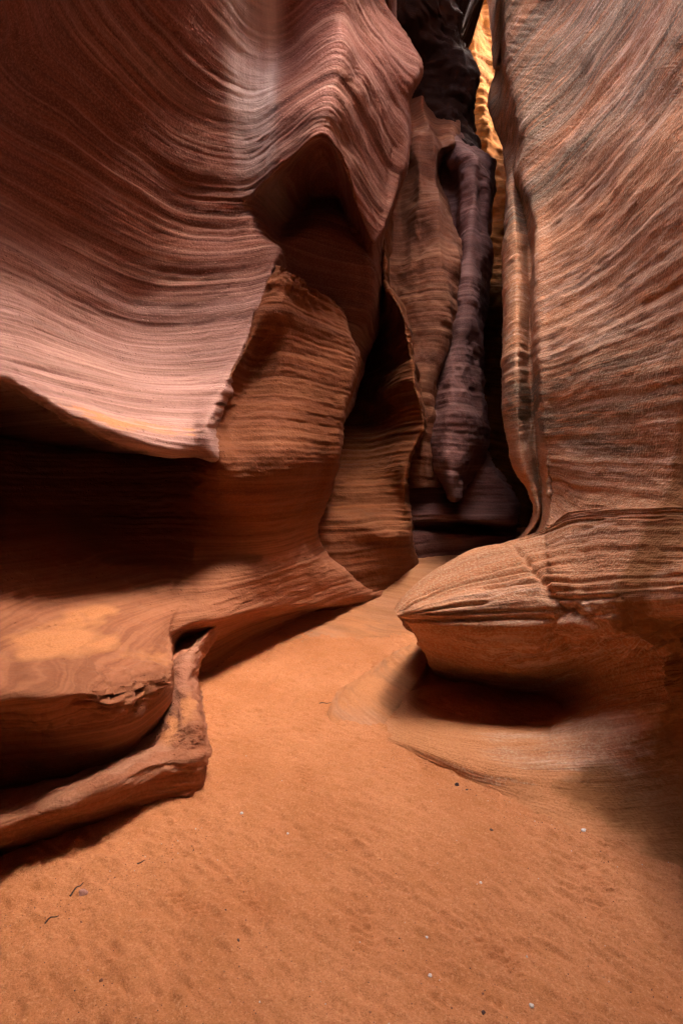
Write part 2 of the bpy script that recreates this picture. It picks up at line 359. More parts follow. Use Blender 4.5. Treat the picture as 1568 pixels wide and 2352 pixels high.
# ---- buttress, alcove and the ledge that ends in a block ---------------
rows = [
 [w(-3,-2,2.6), (-100,750,5.2), (150,750,5.4), (350,700,5.3), (500,650,5.1), (600,628,4.9), (614,622,4.679), (628,616,4.465), (642,610,4.25), (672,620,4.3), (702,640,4.42), (732,663,4.6), (765,684,4.85), (786,705,5.0), (790,720,6.4)],
 [w(-3,-2,2.4), (-200,850,4.7), (100,820,5.2), (320,800,5.3), (460,760,5.1), (552,735,4.8), (564,731,4.603), (576,726,4.411), (588,722,4.22), (632,718,4.18), (690,728,4.35), (740,738,4.6), (785,745,4.85), (806,765,5.05), (805,780,6.4)],
 [w(-3,-2,2.3), (-250,900,4.2), (60,900,4.8), (300,880,5.1), (430,850,5.0), (525,822,4.7), (536,817,4.503), (546,813,4.311), (556,808,4.12), (596,815,4.3), (660,812,4.28), (720,815,4.5), (785,815,4.8), (820,828,5.05), (815,840,6.4)],
 [w(-3,-2,2.2), (-280,930,3.8), (30,940,4.5), (270,950,5.0), (400,930,4.9), (480,915,4.5), (489,909,4.282), (497,904,4.071), (506,898,3.86), (552,908,4.25), (630,905,4.2), (700,905,4.35), (770,905,4.7), (806,898,4.95), (800,905,6.4)],
 [w(-3,-2,2.0), (-290,960,3.6), (20,980,4.3), (250,1000,4.8), (380,1000,4.7), (452,990,4.3), (459,982,4.065), (467,973,3.838), (474,965,3.61), (522,985,3.98), (610,975,3.98), (690,970,4.2), (755,970,4.6), (788,960,4.85), (785,970,6.2)],
 [w(-3,-2,1.8), (-295,1020,3.3), (20,1030,4.1), (240,1050,4.5), (370,1062,4.35), (440,1062,4.05), (462,1060,3.88), (482,1056,3.72), (497,1050,3.60), (550,1055,3.82), (630,1050,3.86), (700,1050,4.12), (750,1048,4.54), (779,1040,4.78), (775,1050,6.2)],
 [w(-3,-2,1.6), (-300,1090,3.1), (10,1095,3.95), (230,1105,4.5), (330,1112,4.42), (395,1112,4.22), (430,1114,4.06), (462,1116,3.91), (498,1118,3.80), (552,1124,3.85), (620,1128,3.94), (680,1132,4.23), (727,1132,4.61), (757,1120,4.84), (757,1130,6.0)],
 [w(-2.8,-2,1.4), (-300,1150,2.9), (0,1165,3.7), (210,1185,4.4), (310,1190,4.45), (375,1192,4.33), (412,1194,4.25), (446,1195,4.19), (484,1196,4.15), (542,1196,4.13), (612,1200,4.20), (661,1202,4.43), (701,1204,4.74), (724,1207,4.98), (735,1210,5.8)],
 [w(-2.6,-2,1.2), (-300,1220,2.6), (0,1225,3.35), (190,1255,3.95), (310,1270,4.15), (400,1280,4.1), (424,1279,4.056), (447,1279,4.013), (474,1279,4.05), (541,1269,4.12), (620,1259,4.28), (670,1254,4.5), (712,1256,4.85), (745,1270,5.2), (765,1270,5.9)],
 [w(-2.4,-2,1.0), (-300,1290,2.25), (0,1290,2.95), (170,1310,3.4), (290,1325,3.65), (390,1345,3.7), (417,1343,3.717), (444,1342,3.734), (470,1340,3.75), (550,1322,3.95), (640,1312,4.3), (700,1310,4.65), (760,1312,5.05), (812,1322,5.45), (835,1320,6.2)],
 [w(-2.1,-2,.9), (-300,1380,2.05), (0,1385,2.55), (150,1398,2.85), (275,1410,3.0), (365,1432,3.18), (391,1447,3.26), (408,1444,3.42), (479,1408,3.59), (566,1382,3.95), (662,1368,4.45), (732,1365,4.88), (786,1366,5.22), (842,1364,5.55), (895,1356,5.9)],
 [w(-1.9,-2,.8), (-300,1470,1.85), (0,1470,2.28), (150,1474,2.48), (280,1475,2.70), (372,1480,2.90), (398,1488,2.95), (409,1456,3.50), (481,1425,3.58), (571,1401,3.95), (670,1387,4.5), (740,1383,4.95), (790,1381,5.3), (850,1375,5.6), (905,1361,5.9)],
 [w(-1.8,-2,.75), (-300,1550,1.66), (0,1550,2.02), (150,1548,2.17), (280,1540,2.40), (372,1522,2.62), (401,1518,2.72), (410,1460,3.55), (482,1430,3.60), (571,1406,3.97), (670,1390,4.52), (740,1386,4.97), (790,1383,5.32), (850,1377,5.62), (905,1363,5.92)],
 [w(-1.7,-2,.7), (-300,1592,1.57), (0,1592,1.89), (150,1587,2.02), (282,1576,2.26), (370,1552,2.48), (401,1540,2.62), (411,1464,3.6), (482,1436,3.63), (571,1411,4.0), (670,1394,4.55), (740,1388,5.0), (790,1385,5.35), (850,1378,5.65), (905,1365,5.95)],
 [w(-1.7,-2,.66), (-300,1606,1.57), (0,1606,1.89), (150,1602,2.01), (278,1594,2.24), (368,1568,2.47), (399,1555,2.66), (412,1472,3.7), (482,1446,3.75), (571,1418,4.15), (670,1398,4.7), (740,1391,5.1), (790,1387,5.45), (850,1380,5.75), (905,1366,6.0)],
 [w(-1.8,-2,.6), (-300,1630,1.68), (0,1628,2.0), (150,1630,2.07), (270,1642,2.22), (356,1622,2.44), (390,1598,2.74), (412,1500,3.85), (480,1466,4.05), (570,1434,4.45), (670,1406,4.95), (740,1396,5.35), (790,1390,5.65), (850,1382,5.95), (905,1369,6.2)],
 [w(-2.0,-2,.4), (-300,1730,1.85), (0,1720,2.16), (140,1715,2.24), (252,1712,2.38), (318,1700,2.60), (360,1675,2.95), (412,1560,3.8), (460,1542,3.86), (550,1490,4.35), (645,1440,4.95), (722,1412,5.45), (787,1394,5.9), (850,1386,6.1), (905,1372,6.3)],
 [w(-2.1,-2,0), (-300,1950,1.95), (0,1880,2.27), (130,1840,2.38), (240,1800,2.55), (312,1780,2.75), (352,1760,3.05), (412,1650,3.7), (455,1602,3.66), (550,1530,4.2), (648,1465,4.85), (724,1425,5.45), (787,1400,5.9), (850,1392,6.1), (905,1378,6.3)],
 [w(-2.1,-2,-.6), (-300,2150,2.1), (0,2050,2.45), (130,1960,2.55), (240,1900,2.7), (312,1860,2.85), (352,1830,3.05), (412,1750,3.75), (455,1692,3.72), (550,1600,4.3), (655,1500,4.95), (730,1455,5.5), (790,1430,5.9), (850,1420,6.1), (905,1410,6.3)],
]
def sand_block(B, N):
    up = ss(0.5, 0.8, N[..., 2])
    return up * (0.58 * blob(B, P(115, 1470, 2.45), (0.16, 0.5, 0.35)) + 0.44 * blob(B, P(320, 1500, 2.65), (0.25, 0.3, 0.3)) + 0.3 * blob(B, P(220, 1370, 3.0), (0.3, 0.25, 0.3)))
def broken(c, r, a):
    def f(B):
        x, y, z = B[..., 0], B[..., 1], B[..., 2]
        m = np.clip(1.5 * blob(B, c, r), 0, 1)
        q = fbm(x * 4 + y * 2, y * 4, z * 8, 3, 77) * 3.2
        st = (np.floor(q) + ss(.75, 1.0, q - np.floor(q))) / 3.2
        return m * (a * st + a * .35 * fbm(x * 14, y * 14, z * 20, 3, 78))
    return f
def sand_ledge(B, N):
    up = ss(0.5, 0.85, N[..., 2])
    return up * (0.35 * blob(B, P(150, 1370, 3.0), (0.5, 0.5, 0.2)))
def knob(B):
    x, y, z = B[..., 0], B[..., 1], B[..., 2]
    m = np.clip(blob(B, P(705, 650, 4.4), (.32, .4, .16)) * 1.3, 0, 1)
    st = np.floor(fbm(x * 6, y * 6, z * 9, 2, 55) * 3) / 3
    return m * (0.06 * st + 0.03 * fbm(x * 11, y * 11, z * 16, 3, 56))
BROKEN = broken(P(300, 1600, 2.3), (.38, .35, .10), .06)
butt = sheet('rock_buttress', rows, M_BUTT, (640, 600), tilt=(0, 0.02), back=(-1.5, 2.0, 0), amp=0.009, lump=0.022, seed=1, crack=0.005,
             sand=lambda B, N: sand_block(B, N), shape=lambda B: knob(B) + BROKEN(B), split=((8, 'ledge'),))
tag(butt, 'rounded brown rock buttress beside a dark alcove, flaring into a broken edged ledge', 'rock buttress')

# ---- lower step with its tongue -------------------------------------------
rows = [
 [w(-2.0,-2,.55), (-300,1700,2.2), (0,1620,2.8), (250,1560,3.2), (405,1500,3.5), (470,1452,3.72), (485,1442,3.68), (498,1437,3.75), (510,1440,4.1)],
 [w(-2.0,-2,.5), (-300,1720,2.2), (0,1680,2.7), (230,1600,3.1), (392,1530,3.3), (418,1512,3.28), (440,1502,3.25), (456,1497,3.38), (472,1502,3.8)],
 [w(-1.9,-2,.45), (-300,1740,2.1), (0,1720,2.6), (220,1650,2.9), (380,1580,3.0), (406,1568,2.96), (428,1562,2.95), (438,1562,3.08), (452,1572,3.5)],
 [w(-1.8,-2,.42), (-300,1760,2.0), (0,1770,2.45), (200,1700,2.8), (360,1650,2.85), (405,1636,2.75), (440,1624,2.72), (457,1628,2.82), (462,1640,3.3)],
 [w(-1.7,-2,.36), (-300,1850,1.8), (0,1820,2.2), (180,1765,2.4), (345,1715,2.52), (402,1692,2.5), (450,1688,2.5), (470,1700,2.6), (475,1720,3.1)],
 [w(-1.6,-2,.3), (-300,1930,1.6), (0,1885,1.88), (165,1832,2.02), (332,1760,2.25), (402,1738,2.35), (455,1728,2.42), (474,1738,2.5), (478,1750,3.0)],
 [w(-1.62,-2,.26), (-300,1945,1.6), (0,1900,1.87), (165,1848,2.01), (332,1774,2.24), (402,1752,2.34), (455,1742,2.41), (475,1752,2.5), (479,1765,3.0)],
 [w(-1.75,-2,.22), (-300,1965,1.70), (0,1925,1.97), (165,1878,2.10), (330,1805,2.27), (402,1785,2.36), (455,1775,2.42), (474,1785,2.49), (478,1800,3.0)],
 [w(-1.8,-2,.1), (-300,2050,1.78), (0,2005,2.10), (160,1952,2.21), (322,1888,2.33), (400,1862,2.37), (450,1836,2.40), (470,1830,2.46), (475,1845,2.9)],
 [w(-1.8,-2,0), (-300,2140,1.75), (0,2070,2.06), (160,2003,2.17), (322,1950,2.25), (400,1915,2.25), (450,1882,2.32), (471,1862,2.38), (478,1860,2.8)],
 [w(-1.8,-2,-.4), (-300,2330,1.75), (0,2250,1.93), (160,2180,2.05), (322,2100,2.17), (400,2050,2.26), (450,2010,2.33), (472,1980,2.40), (480,1970,2.8)],
]
def sand_step(B, N):
    return ss(0.45, 0.8, N[..., 2]) * (0.5 * blob(B, P(425, 1620, 2.75), (0.14, 0.3, 0.3)) + 0.2 * blob(B, P(420, 1710, 2.5), (0.2, 0.2, 0.2)))
stp = sheet('rock_step', rows, M_BLOCK, (360, 320), tilt=(0.1, 0.05), back=(-0.8, 0.8, -0.2), amp=0.012, lump=0.014, sand=sand_step, seed=3, crack=0.028, rough=0.007, shape=broken(P(430, 1740, 2.42), (.16, .3, .16), .025))
tag(stp, 'low rounded rock step rising in a pale curved tongue beside the sand', 'rock step')

# ---- right wall -----------------------------------------------------------
def rrow(e, X, yr, xr, dD=(2.2, .95, .55, .75), hi=None):
    """e: px of the four edge columns and the ridge; X and py along the wall to its right"""
    X = tuple(v if v < 1.4 else 1.40 + (v - 1.40) * f for v, f in zip(X, (1.55, 1.55, 1.55, 1.5, 1.35, 1.15, 1.0)))
    r4 = X[0] * 1176.0 / (e[4][0] - 784)
    out = [(e[1][0] + 12, e[0][1], r4 + dD[0]), (e[1][0], e[1][1], r4 + dD[1]), (e[2][0], e[2][1], r4 + dD[2]), (e[3][0], e[3][1], r4 + dD[3]), (e[4][0], e[4][1], r4)]
    for px, py, xx in zip((1265, 1320, 1400, 1500, 1620, 1850), yr[1:], X[1:]): out.append(RX(px, py, xx))
    out.append(w(X[-1] + .1, -3, xr))
    return out
WALL = [
 [w(2.6,8.5,9), w(2.4,7.9,9), w(2.5,7.4,9), w(2.6,7.0,9), w(2.7,6.6,9), w(2.7,5.0,9), w(2.7,4.2,9), w(2.6,3.2,9), w(2.5,2.6,9), w(2.3,2.0,9), w(2.0,1.4,9), w(1.7,-3,9)],
 [w(2.3,8.2,7.6), w(2.3,7.6,7.9), w(2.3,7.2,7.9), w(2.32,6.8,7.9), w(2.36,6.4,7.9), w(2.3,4.9,7.2), w(2.35,4.0,6.8), w(2.3,3.1,6.2), w(2.15,2.4,5.7), w(1.9,1.9,5.4), w(1.65,1.3,5.3), w(1.5,-3,5.2)],
 rrow([(1105,0),(1117,0),(1132,0),(1148,0),(1172,0)], (1.92,1.98,2.0,1.96,1.86,1.74,1.6), (0,)*7, 4.0, dD=(3.2, 2.0, 1.5, .8)),
 rrow([(1125,130),(1138,130),(1146,130),(1154,130),(1168,130)], (1.84,1.88,1.9,1.86,1.78,1.68,1.55), (130,)*7, 3.7, dD=(3.2, 2.0, 1.5, .8)),
 rrow([(1110,240),(1122,250),(1142,250),(1166,250),(1196,250)], (1.76,1.80,1.82,1.78,1.70,1.60,1.5), (250,)*7, 3.4, dD=(3.2, 2.0, 1.5, .8)),
 rrow([(1140,330),(1150,330),(1165,330),(1185,330),(1208,325)], (1.71,1.74,1.75,1.70,1.62,1.54,1.46), (330,)*7, 3.2, dD=(3.2, 2.0, 1.5, .8)),
 rrow([(1150,400),(1162,400),(1170,400),(1182,400),(1196,400)], (1.66,1.70,1.70,1.66,1.58,1.50,1.43), (400,)*7, 3.0, dD=(2.6, 1.3, .9, .75)),
 rrow([(1150,480),(1163,480),(1178,480),(1200,480),(1218,480)], (1.62,1.65,1.65,1.62,1.55,1.48,1.42), (480,)*7, 2.9),
 rrow([(1145,570),(1156,570),(1184,570),(1215,570),(1227,570)], (1.56,1.59,1.60,1.58,1.53,1.47,1.41), (570,)*7, 2.7),
 rrow([(1142,700),(1154,700),(1185,700),(1217,700),(1229,700)], (1.50,1.52,1.53,1.52,1.50,1.46,1.41), (700,)*7, 2.4),
 rrow([(1142,850),(1153,850),(1185,850),(1218,850),(1231,850)], (1.43,1.45,1.45,1.45,1.45,1.43,1.40), (850,)*7, 2.1),
 rrow([(1148,980),(1158,980),(1188,980),(1224,980),(1240,980)], (1.43,1.44,1.44,1.44,1.43,1.42,1.40), (980,)*7, 1.8),
 rrow([(1178,1070),(1185,1080),(1206,1080),(1236,1080),(1253,1080)], (1.44,1.44,1.43,1.43,1.42,1.40,1.38), (1080,1075,1070,1070,1070,1070,1070), 1.6),
 rrow([(1208,1120),(1215,1130),(1226,1130),(1242,1130),(1260,1130)], (1.45,1.44,1.42,1.41,1.40,1.38,1.36), (1130,1128,1125,1120,1120,1120,1120), 1.5),
 rrow([(1215,1190),(1221,1196),(1228,1202),(1237,1206),(1248,1200)], (1.40,1.40,1.39,1.38,1.37,1.35,1.33), (1200,1180,1165,1155,1150,1150,1150), 1.42),
]
# the beak: tip column first, then towards the ridge and along the wall to the camera
BEAK = [
 [(990,1440,4.3), (1005,1405,4.5), (1040,1362,4.7), (1110,1312,5.0), (1244,1214,3.44), (1315,1168,3.03), (1420,1165,2.49), (1568,1160,1.99), (1800,1165,1.51), w(1.3,-3,1.4)],
 [(906,1398,3.36), (940,1358,3.46), (1000,1311,3.58), (1100,1261,3.68), (1240,1228,3.38), (1320,1195,2.98), (1428,1190,2.44), (1568,1185,1.97), (1800,1190,1.49), w(1.28,-3,1.33)],
 [(906,1403,3.22), (950,1365,3.26), (1028,1325,3.32), (1120,1292,3.34), (1239,1262,3.2), (1332,1245,2.80), (1440,1240,2.31), (1568,1240,1.91), (1800,1250,1.43), w(1.24,-3,1.2)],
 [(907,1409,3.16), (955,1382,3.12), (1035,1350,3.12), (1130,1328,3.08), (1240,1310,2.95), (1340,1305,2.60), (1440,1300,2.21), (1568,1295,1.83), (1800,1310,1.37), w(1.2,-3,1.1)],
 [(910,1417,3.15), (965,1403,3.0), (1040,1390,2.95), (1130,1382,2.9), (1240,1372,2.79), (1340,1370,2.49), (1440,1365,2.13), (1568,1355,1.79), (1800,1370,1.35), w(1.18,-3,.98)],
 [(920,1430,3.2), (972,1438,3.03), (1045,1443,2.95), (1130,1448,2.9), (1240,1445,2.78), (1340,1435,2.51), (1440,1425,2.17), (1568,1410,1.83), (1800,1430,1.38), w(1.2,-3,.85)],
 [(948,1460,3.32), (988,1488,3.17), (1050,1503,3.12), (1140,1518,3.07), (1245,1518,2.95), (1345,1498,2.70), (1445,1475,2.33), (1568,1455,1.96), (1800,1480,1.48), w(1.28,-3,.75)],
 [(980,1512,3.6), (1012,1540,3.62), (1062,1558,3.62), (1150,1574,3.55), (1250,1576,3.38), (1350,1552,2.98), (1450,1522,2.53), (1568,1495,2.11), (1800,1520,1.6), w(1.36,-3,.68)],
 [(1005,1570,4.0), (1040,1590,4.1), (1082,1606,4.05), (1160,1622,3.85), (1255,1622,3.55), (1350,1600,3.05), (1450,1572,2.55), (1568,1545,2.12), (1800,1580,1.6), w(1.36,-3,.6)],
 [W(G(940,1590,.02)), W(G(980,1620,.02)), W(G(1060,1652,.03)), W(G(1150,1672,.05)), W(G(1255,1672,.08)), W(G(1350,1645,.2)), W(G(1450,1610,.42)), W(G(1568,1585,.58)), (1800,1640,1.56), w(1.3,-3,.5)],
 [W(G(880,1620,0)), W(G(925,1655,.02)), W(G(1000,1690,.05)), W(G(1120,1712,.08)), W(G(1250,1715,.13)), W(G(1350,1700,.21)), W(G(1450,1680,.33)), W(G(1568,1650,.46)), (1800,1720,1.53), w(1.2,-3,.35)],
 [W(G(845,1640,-.01)), W(G(878,1682,.0)), W(G(980,1725,.025)), W(G(1110,1770,.045)), W(G(1240,1785,.065)), W(G(1350,1785,.11)), W(G(1450,1775,.17)), W(G(1568,1755,.25)), (1800,1820,1.48), w(1.1,-3,.2)],
 [W(G(825,1655,-.03)), W(G(862,1700,-.03)), W(G(970,1748,-.025)), W(G(1095,1805,-.02)), W(G(1205,1850,-.012)), W(G(1330,1890,.006)), W(G(1430,1900,.03)), W(G(1568,1890,.06)), (1800,1980,1.65), w(1.05,-3,0)],
 [W(G(810,1700,-.1)), W(G(850,1760,-.1)), W(G(960,1810,-.1)), W(G(1085,1880,-.08)), W(G(1190,1920,-.07)), W(G(1330,1985,-.05)), W(G(1430,2010,-.045)), W(G(1568,2030,-.04)), (1800,2200,1.75), w(1.05,-3,-.3)],
]
def along(r):
    q = [np.array(v if isinstance(v, W) else P(*v)) for v in r]
    out = [W(tuple(v)) for v in q[:5]]
    for f in (4.26, 4.8, 5.58, 6.47, 7.22, 8.1, 9.0):
        k = min(int(f), 8); out.append(W(tuple(q[k] + (q[k + 1] - q[k]) * (f - k))))
    return out
rows = WALL + [along(r) for r in BEAK]
NW = len(WALL)
RBED = [None] * (NW + 1) + [1.22, 1.1, .95, .79, .69, .58, .4, .2, .0, -.25, -.5, -.75, -1.]
def nose_shape(B):
    """open bedding cracks along the beak, with the joint that crosses them"""
    x, y, z = B[..., 0], B[..., 1], B[..., 2]
    r = RU - NW                       # rows of the beak, tip to ridge lie along each bed
    cr = P(1240, 1350, 2.9)
    left = ss(cr[0] + .16, cr[0] - .03, x)
    d = 0
    for k, (b, a, wd) in enumerate(((2.05, .016, .05), (2.45, .03, .06), (2.8, .045, .07), (3.15, .02, .05), (3.42, .05, .075), (3.75, .022, .05), (4.02, .045, .07), (4.4, .02, .05), (4.75, .03, .07))):
        wob = 0.10 * vnoise(x * 2.2, y * 2.2, np.full_like(x, 3.0 * k), 7)
        on = ss(-0.45, 0.05, vnoise(x * 3.0, y * 2.0, np.full_like(x, 9.0 * k), 8))
        d = d - a * on * np.exp(-((r - b + wob) / wd) ** 2) * left
    # beds stand out a little between the cracks
    d = d + 0.010 * left * ss(1.5, 2.2, r) * ss(5.6, 4.8, r) * vnoise(r * 5.5 + 0 * x, x * .6, y * .6, 15)
    cr = P(1240, 1350, 2.9)
    d = d - 0.03 * np.exp(-((x - cr[0] + 0.015 * vnoise(z * 14, z * 0, z * 0, 3)) / 0.012) ** 2) * ss(.45, .6, z) * ss(2.2, 2.6, y) * ss(1.2, 1.0, z)
    low = ss(.75, .45, z) * ss(.03, .3, z)
    d = d + low * 0.022 * (np.abs(fbm(x * 3.2, y * 3.2, z * 7, 5, 14)) - .25)
    rough = ss(.45, .6, z) * ss(.98, .86, z) * ss(cr[0] - .02, cr[0] + .03, x)
    d = d + rough * 0.035 * fbm(x * 7, y * 7, z * 11, 4, 12)
    return d
def sand_nose(B, N):
    x, y, z = B[..., 0], B[..., 1], B[..., 2]
    return np.clip(ss(0.45, 0.85, N[..., 2]) * ss(.42, .02, z) * 0.52 + ss(.10, .0, z) * 0.45, 0, 1)
def right_amp(B): return ss(-.02, .25, B[..., 2])
right = sheet('rock_wall', rows, M_RIGHT, (1050, 560), tilt=(-0.12, -0.06), rowbed=RBED, back=(2.5, 1.0, 0), amp=0.010, lump=0.022, rough=0.0035, seed=4,
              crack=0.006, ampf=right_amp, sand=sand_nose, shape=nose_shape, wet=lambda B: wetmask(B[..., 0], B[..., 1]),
              streak=lambda B, N: np.clip(.10 * blob(B, G(1390, 1760, .15), (.2, .10, .1)) + .7 * blob(B, G(890, 1640, .08), (.06, .12, .1)) + .12 * blob(B, G(1520, 1720, .4), (.15, .06, .1)), 0, 1),
              split=((NW, 'beak'), (NW + 8, 'shelf')))
tag(right, 'rough salmon wall with grey green streaks flaring into a beak shaped overhang above the sand', 'rock wall')

# ---- middle wall behind the buttress --------------------------------------
rows = [
 [(640,300,6.0), (780,300,6.0), (850,300,6.0), (880,300,6.0), (900,300,6.2), (915,300,7.4)],
 [(640,520,6.0), (780,520,6.0), (840,520,6.1), (868,520,6.1), (885,535,6.1), (900,540,7.2)],
 [(640,590,6.4), (785,590,6.5), (842,590,6.5), (866,592,6.3), (884,600,6.0), (899,605,7.2)],
 [(640,650,7.2), (780,650,7.5), (835,655,7.3), (864,650,6.7), (884,655,5.9), (897,660,7.0)],
 [(650,720,7.6), (790,710,8.0), (850,725,7.5), (888,710,6.6), (915,708,5.82), (925,715,7.0)],
 [(650,770,7.6), (800,765,7.8), (862,785,7.1), (904,766,6.2), (936,762,5.74), (945,770,7.0)],
 [(650,840,7.5), (810,832,7.7), (866,838,7.0), (908,824,6.3), (944,822,5.78), (952,830,7.0)],
 [(650,880,7.4), (815,888,7.4), (872,902,6.5), (920,872,5.88), (956,885,5.66), (963,890,7.0)],
 [(650,930,7.2), (815,950,7.3), (880,962,6.6), (930,942,5.98), (968,935,5.70), (973,940,7.0)],
 [(660,980,7.0), (820,1000,6.9), (886,1002,6.4), (936,987,5.95), (976,975,5.72), (980,980,7.0)],
 [(660,1060,6.6), (815,1060,6.5), (878,1062,6.2), (913,1060,5.92), (938,1060,5.78), (946,1065,7.0)],
 [(660,1130,6.0), (800,1130,6.05), (862,1130,6.0), (908,1130,5.9), (931,1135,5.8), (940,1140,7.0)],
 [(660,1165,5.9), (790,1160,5.95), (850,1165,5.95), (905,1165,5.88), (935,1170,5.85), (945,1170,7.0)],
 [(660,1180,5.6), (770,1172,5.55), (845,1185,5.62), (890,1205,5.7), (938,1200,5.9), (950,1200,7.0)],
 [(680,1225,5.3), (770,1205,5.38), (840,1212,5.45), (885,1235,5.6), (935,1225,5.85), (955,1230,7.0)],
 [(680,1260,5.25), (775,1250,5.35), (845,1250,5.5), (890,1255,5.7), (938,1255,5.95), (960,1255,7.0)],
 [(700,1330,5.25), (790,1330,5.35), (850,1330,5.6), (900,1330,5.9), (950,1320,6.3), (970,1320,7.0)],
 [(700,1450,5.4), (800,1450,5.5), (860,1450,5.8), (900,1450,6.1), (950,1450,6.5), (970,1450,7.0)],
]
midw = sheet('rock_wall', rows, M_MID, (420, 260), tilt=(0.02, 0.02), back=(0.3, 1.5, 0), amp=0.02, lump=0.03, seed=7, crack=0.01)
tag(midw, 'scalloped orange wall with a ribbed edge, directly behind the brown buttress', 'rock wall')

def folds(a, k, s):
    def f(B):
        x, y, z = B[..., 0], B[..., 1], B[..., 2]
        n = fbm(x * 3.2, y * 1.2, z * 0.55 + .5 * np.sin(z * .8 + x), 2, 300 + s, .4)
        r = 1 - 2 * np.abs(fbm(x * 2.1 + 4, y * 1.0, z * 0.6, 1, 310 + s))
        return a * (n + .7 * r)
    return f
# ---- draped fin -----------------------------------------------------------
rows = [
 [(860,180,8.0), (900,180,8.0), (950,200,8.0), (1000,220,8.0), (1040,230,8.1), (1060,230,8.6)],
 [(860,285,7.3), (925,283,7.15), (965,296,7.05), (1000,312,7.0), (1036,322,7.1), (1052,330,8.0)],
 [(860,305,7.2), (928,300,7.0), (962,318,6.85), (1000,330,6.85), (1034,335,7.0), (1050,340,8.0)],
 [(860,400,7.2), (925,400,7.0), (962,400,6.72), (992,395,6.85), (1010,400,7.15), (1018,400,8.0)],
 [(860,500,7.1), (918,500,6.9), (958,500,6.6), (1000,500,6.58), (1030,510,6.9), (1042,512,8.0)],
 [(850,600,7.0), (905,600,6.8), (958,600,6.5), (1012,600,6.42), (1052,585,6.6), (1064,585,7.8)],
 [(870,700,6.8), (915,700,6.6), (962,700,6.38), (1005,700,6.36), (1034,690,6.58), (1046,690,7.8)],
 [(890,800,6.6), (935,800,6.4), (968,800,6.28), (994,800,6.34), (1006,795,6.55), (1016,795,7.6)],
 [(920,900,6.4), (950,900,6.3), (968,900,6.25), (979,900,6.32), (985,895,6.55), (992,895,7.4)],
 [(930,1000,6.4), (955,1000,6.3), (970,1000,6.28), (982,1000,6.4), (988,1000,6.6), (994,1000,7.4)],
 [(930,1120,6.5), (955,1120,6.4), (975,1120,6.4), (990,1120,6.5), (1000,1120,6.7), (1008,1120,7.4)],
]
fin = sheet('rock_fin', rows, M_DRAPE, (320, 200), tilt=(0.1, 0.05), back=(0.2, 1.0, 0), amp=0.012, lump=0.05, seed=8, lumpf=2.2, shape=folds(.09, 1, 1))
tag(fin, 'tan draped rock fin hanging like cloth behind the orange ribbed edge', 'rock fin')

# ---- banded tongue --------------------------------------------------------
rows = [
 [(1000,270,7.8), (1050,300,7.7), (1085,320,7.5), (1100,330,7.6), (1118,360,7.8), (1124,370,8.6)],
 [(1015,345,7.4), (1055,362,7.15), (1088,365,6.95), (1103,378,7.02), (1122,408,7.2), (1128,418,8.4)],
 [(1012,400,7.5), (1045,410,7.45), (1082,395,6.95), (1098,400,7.0), (1125,430,7.2), (1130,440,8.4)],
 [(1012,465,7.5), (1052,465,7.45), (1084,450,6.92), (1096,450,7.12), (1124,465,7.2), (1130,468,8.4)],
 [(1025,560,7.4), (1058,558,7.15), (1078,550,6.82), (1094,550,6.98), (1113,545,7.15), (1119,550,8.4)],
 [(1035,620,7.2), (1054,620,6.95), (1073,620,6.7), (1090,620,6.78), (1106,620,7.0), (1113,620,8.2)],
 [(1015,700,7.1), (1040,705,6.8), (1064,700,6.55), (1082,700,6.6), (1097,700,6.88), (1105,700,8.0)],
 [(985,800,7.0), (1010,800,6.7), (1045,800,6.36), (1076,800,6.4), (1093,800,6.72), (1100,800,7.8)],
 [(970,900,6.9), (990,900,6.5), (1030,900,6.2), (1073,900,6.26), (1088,900,6.6), (1096,900,7.6)],
 [(968,1000,6.8), (986,1000,6.4), (1030,1000,6.1), (1078,990,6.18), (1096,990,6.5), (1105,1000,7.5)],
 [(982,1070,6.7), (1000,1085,6.3), (1035,1085,6.03), (1074,1070,6.18), (1089,1060,6.5), (1098,1060,7.4)],
 [(1008,1115,6.6), (1020,1134,6.3), (1042,1143,6.12), (1061,1136,6.25), (1071,1122,6.5), (1080,1120,7.4)],
 [(1012,1120,6.9), (1024,1138,6.7), (1042,1148,6.6), (1060,1140,6.7), (1070,1126,6.9), (1080,1122,7.4)],
]
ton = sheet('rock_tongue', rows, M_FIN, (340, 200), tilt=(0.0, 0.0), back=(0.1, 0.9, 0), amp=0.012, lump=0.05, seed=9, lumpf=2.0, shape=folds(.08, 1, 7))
tag(ton, 'purple banded rock tongue tapering down to a rounded tip', 'rock fin')

